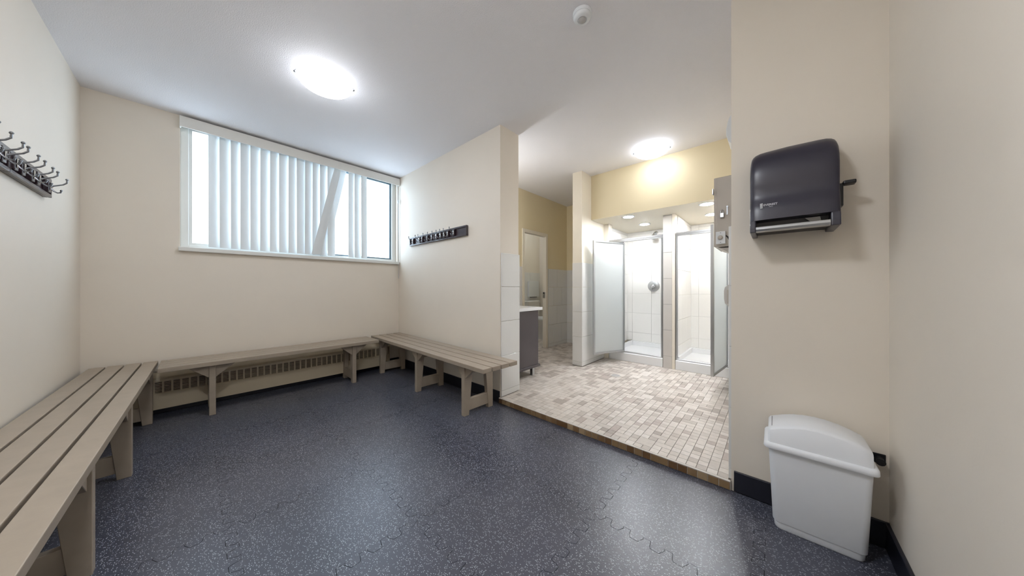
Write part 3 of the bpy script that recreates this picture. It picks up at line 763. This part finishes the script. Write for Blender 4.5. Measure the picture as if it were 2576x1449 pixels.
# ------------------------------------------------------------------ vanity, doorway, toilet
va = thing('vanity_cabinet', 'dark brown vanity cabinet on metal legs behind the partition', 'cabinet', (0, 0, 0))
MB().box(2.182, 2.728, 2.058, 2.84, 0.175, 0.812).build('body', 'vanity', va, 0.003, 1)
MB().prism([(2.182, 0.150), (2.748, 0.150), (2.752, 0.160), (2.738, 0.178), (2.182, 0.178)], 'y', 2.042, 2.85).build('base_moulding', 'vanity', va, 0.002, 1)
MB().box(2.728, 2.742, 2.07, 2.45, 0.19, 0.80).build('door', 'vanity', va, 0.002, 1)
MB().box(2.728, 2.742, 2.455, 2.835, 0.19, 0.80).build('door', 'vanity', va, 0.002, 1)
for xx in (2.22, 2.64):
    for yy in (2.075, 2.79): MB().box(xx, xx + 0.04, yy, yy + 0.04, TF, 0.15).build('leg', 'alu', va, 0.002, 1)
tag(MB().box(2.182, 2.775, 2.030, 2.865, 0.812, 0.846).build('vanity_countertop', 'porcelain', None, 0.004), 'white vanity top on the dark brown cabinet', 'countertop')

dj = thing('door_1', 'cream frame of the open doorway to the toilet', 'door frame', kind='structure')
for a, b, c, d in ((DX0 - 0.04, DX0 + 0.012, TF, DZ + 0.04), (DX1 - 0.012, DX1 + 0.04, TF, DZ + 0.04), (DX0 + 0.012, DX1 - 0.012, DZ - 0.012, DZ + 0.04)):
    MB().box(a, b, 2.866, 2.938, c, d).build('jamb' if b - a < .1 else 'head', 'pale', dj, 0.002, 1)
lk = MB().box(DX1 - 0.024, DX1 - 0.012, 2.885, 2.925, 0.90, 1.0).build('strike_plate', 'alu', dj)
MB().ball((DX1 - 0.03, 2.905, 0.985), 0.012, 10).build('latch_knob', 'black', dj)

to = thing('toilet', 'white toilet glimpsed through the doorway beside the vanity', 'toilet', (4.74, YW - 0.02, TF))
MB().loft([rrect(-0.19, 0.19, -0.19, -0.01, 0.03, 0.38), rrect(-0.2, 0.2, -0.2, -0.005, 0.03, 0.72)]).build('tank', 'porcelain', to)
MB().loft([rrect(-0.208, 0.208, -0.208, -0.003, 0.03, 0.72), rrect(-0.208, 0.208, -0.208, -0.003, 0.03, 0.745), rrect(-0.195, 0.195, -0.195, -0.012, 0.03, 0.755)]).build('tank_lid', 'porcelain', to)
def ell(cx, cy, a, b, z, n=28): return [(cx + a * math.cos(2 * math.pi * k / n), cy + b * math.sin(2 * math.pi * k / n), z) for k in range(n)]
MB().loft([ell(0, -0.33, 0.135, 0.2, 0), ell(0, -0.33, 0.125, 0.19, 0.05), ell(0, -0.34, 0.11, 0.17, 0.18), ell(0, -0.40, 0.15, 0.22, 0.28), ell(0, -0.43, 0.185, 0.25, 0.37), ell(0, -0.43, 0.185, 0.25, 0.39)]).build('bowl', 'porcelain', to)
MB().loft([ell(0, -0.43, 0.19, 0.255, 0.392), ell(0, -0.43, 0.192, 0.258, 0.405), ell(0, -0.43, 0.185, 0.25, 0.425), ell(0, -0.43, 0.15, 0.22, 0.432)]).build('seat', 'white', to)
pb = thing('paper_holder', 'flat white paper box on the wall behind the toilet', 'dispenser', (4.93, YW - 0.011, 1.03))
MB().box(-0.17, 0.17, -0.05, 0, -0.15, 0.18).build('box', 'white', pb, 0.006, 2)
MB().box(-0.10, 0.10, -0.045, -0.005, -0.165, -0.15).build('opening', 'slot', pb)

vl = thing('vanity_fill_light', 'added unseen bar light brightening the passage from above the vanity', 'fill light', (2.18, 2.45, 2.02))  # added light behind the partition, out of view, brightens passage and stall wall
MB().box(0.0005, 0.025, -0.26, 0.26, -0.05, 0.05).build('back_plate', 'alu', vl, 0.003, 1)
for k in (-0.17, 0.0, 0.17):
    MB().lathe([(0.02, -0.06), (0.045, -0.045), (0.052, 0.0), (0.045, 0.045), (0.02, 0.06)], (0.08, k, 0), 20).build('globe', 'vanity_fill', vl)
    MB().tube([(0.024, k, 0), (0.034, k, 0)], 0.02, 12).build('holder', 'alu', vl)
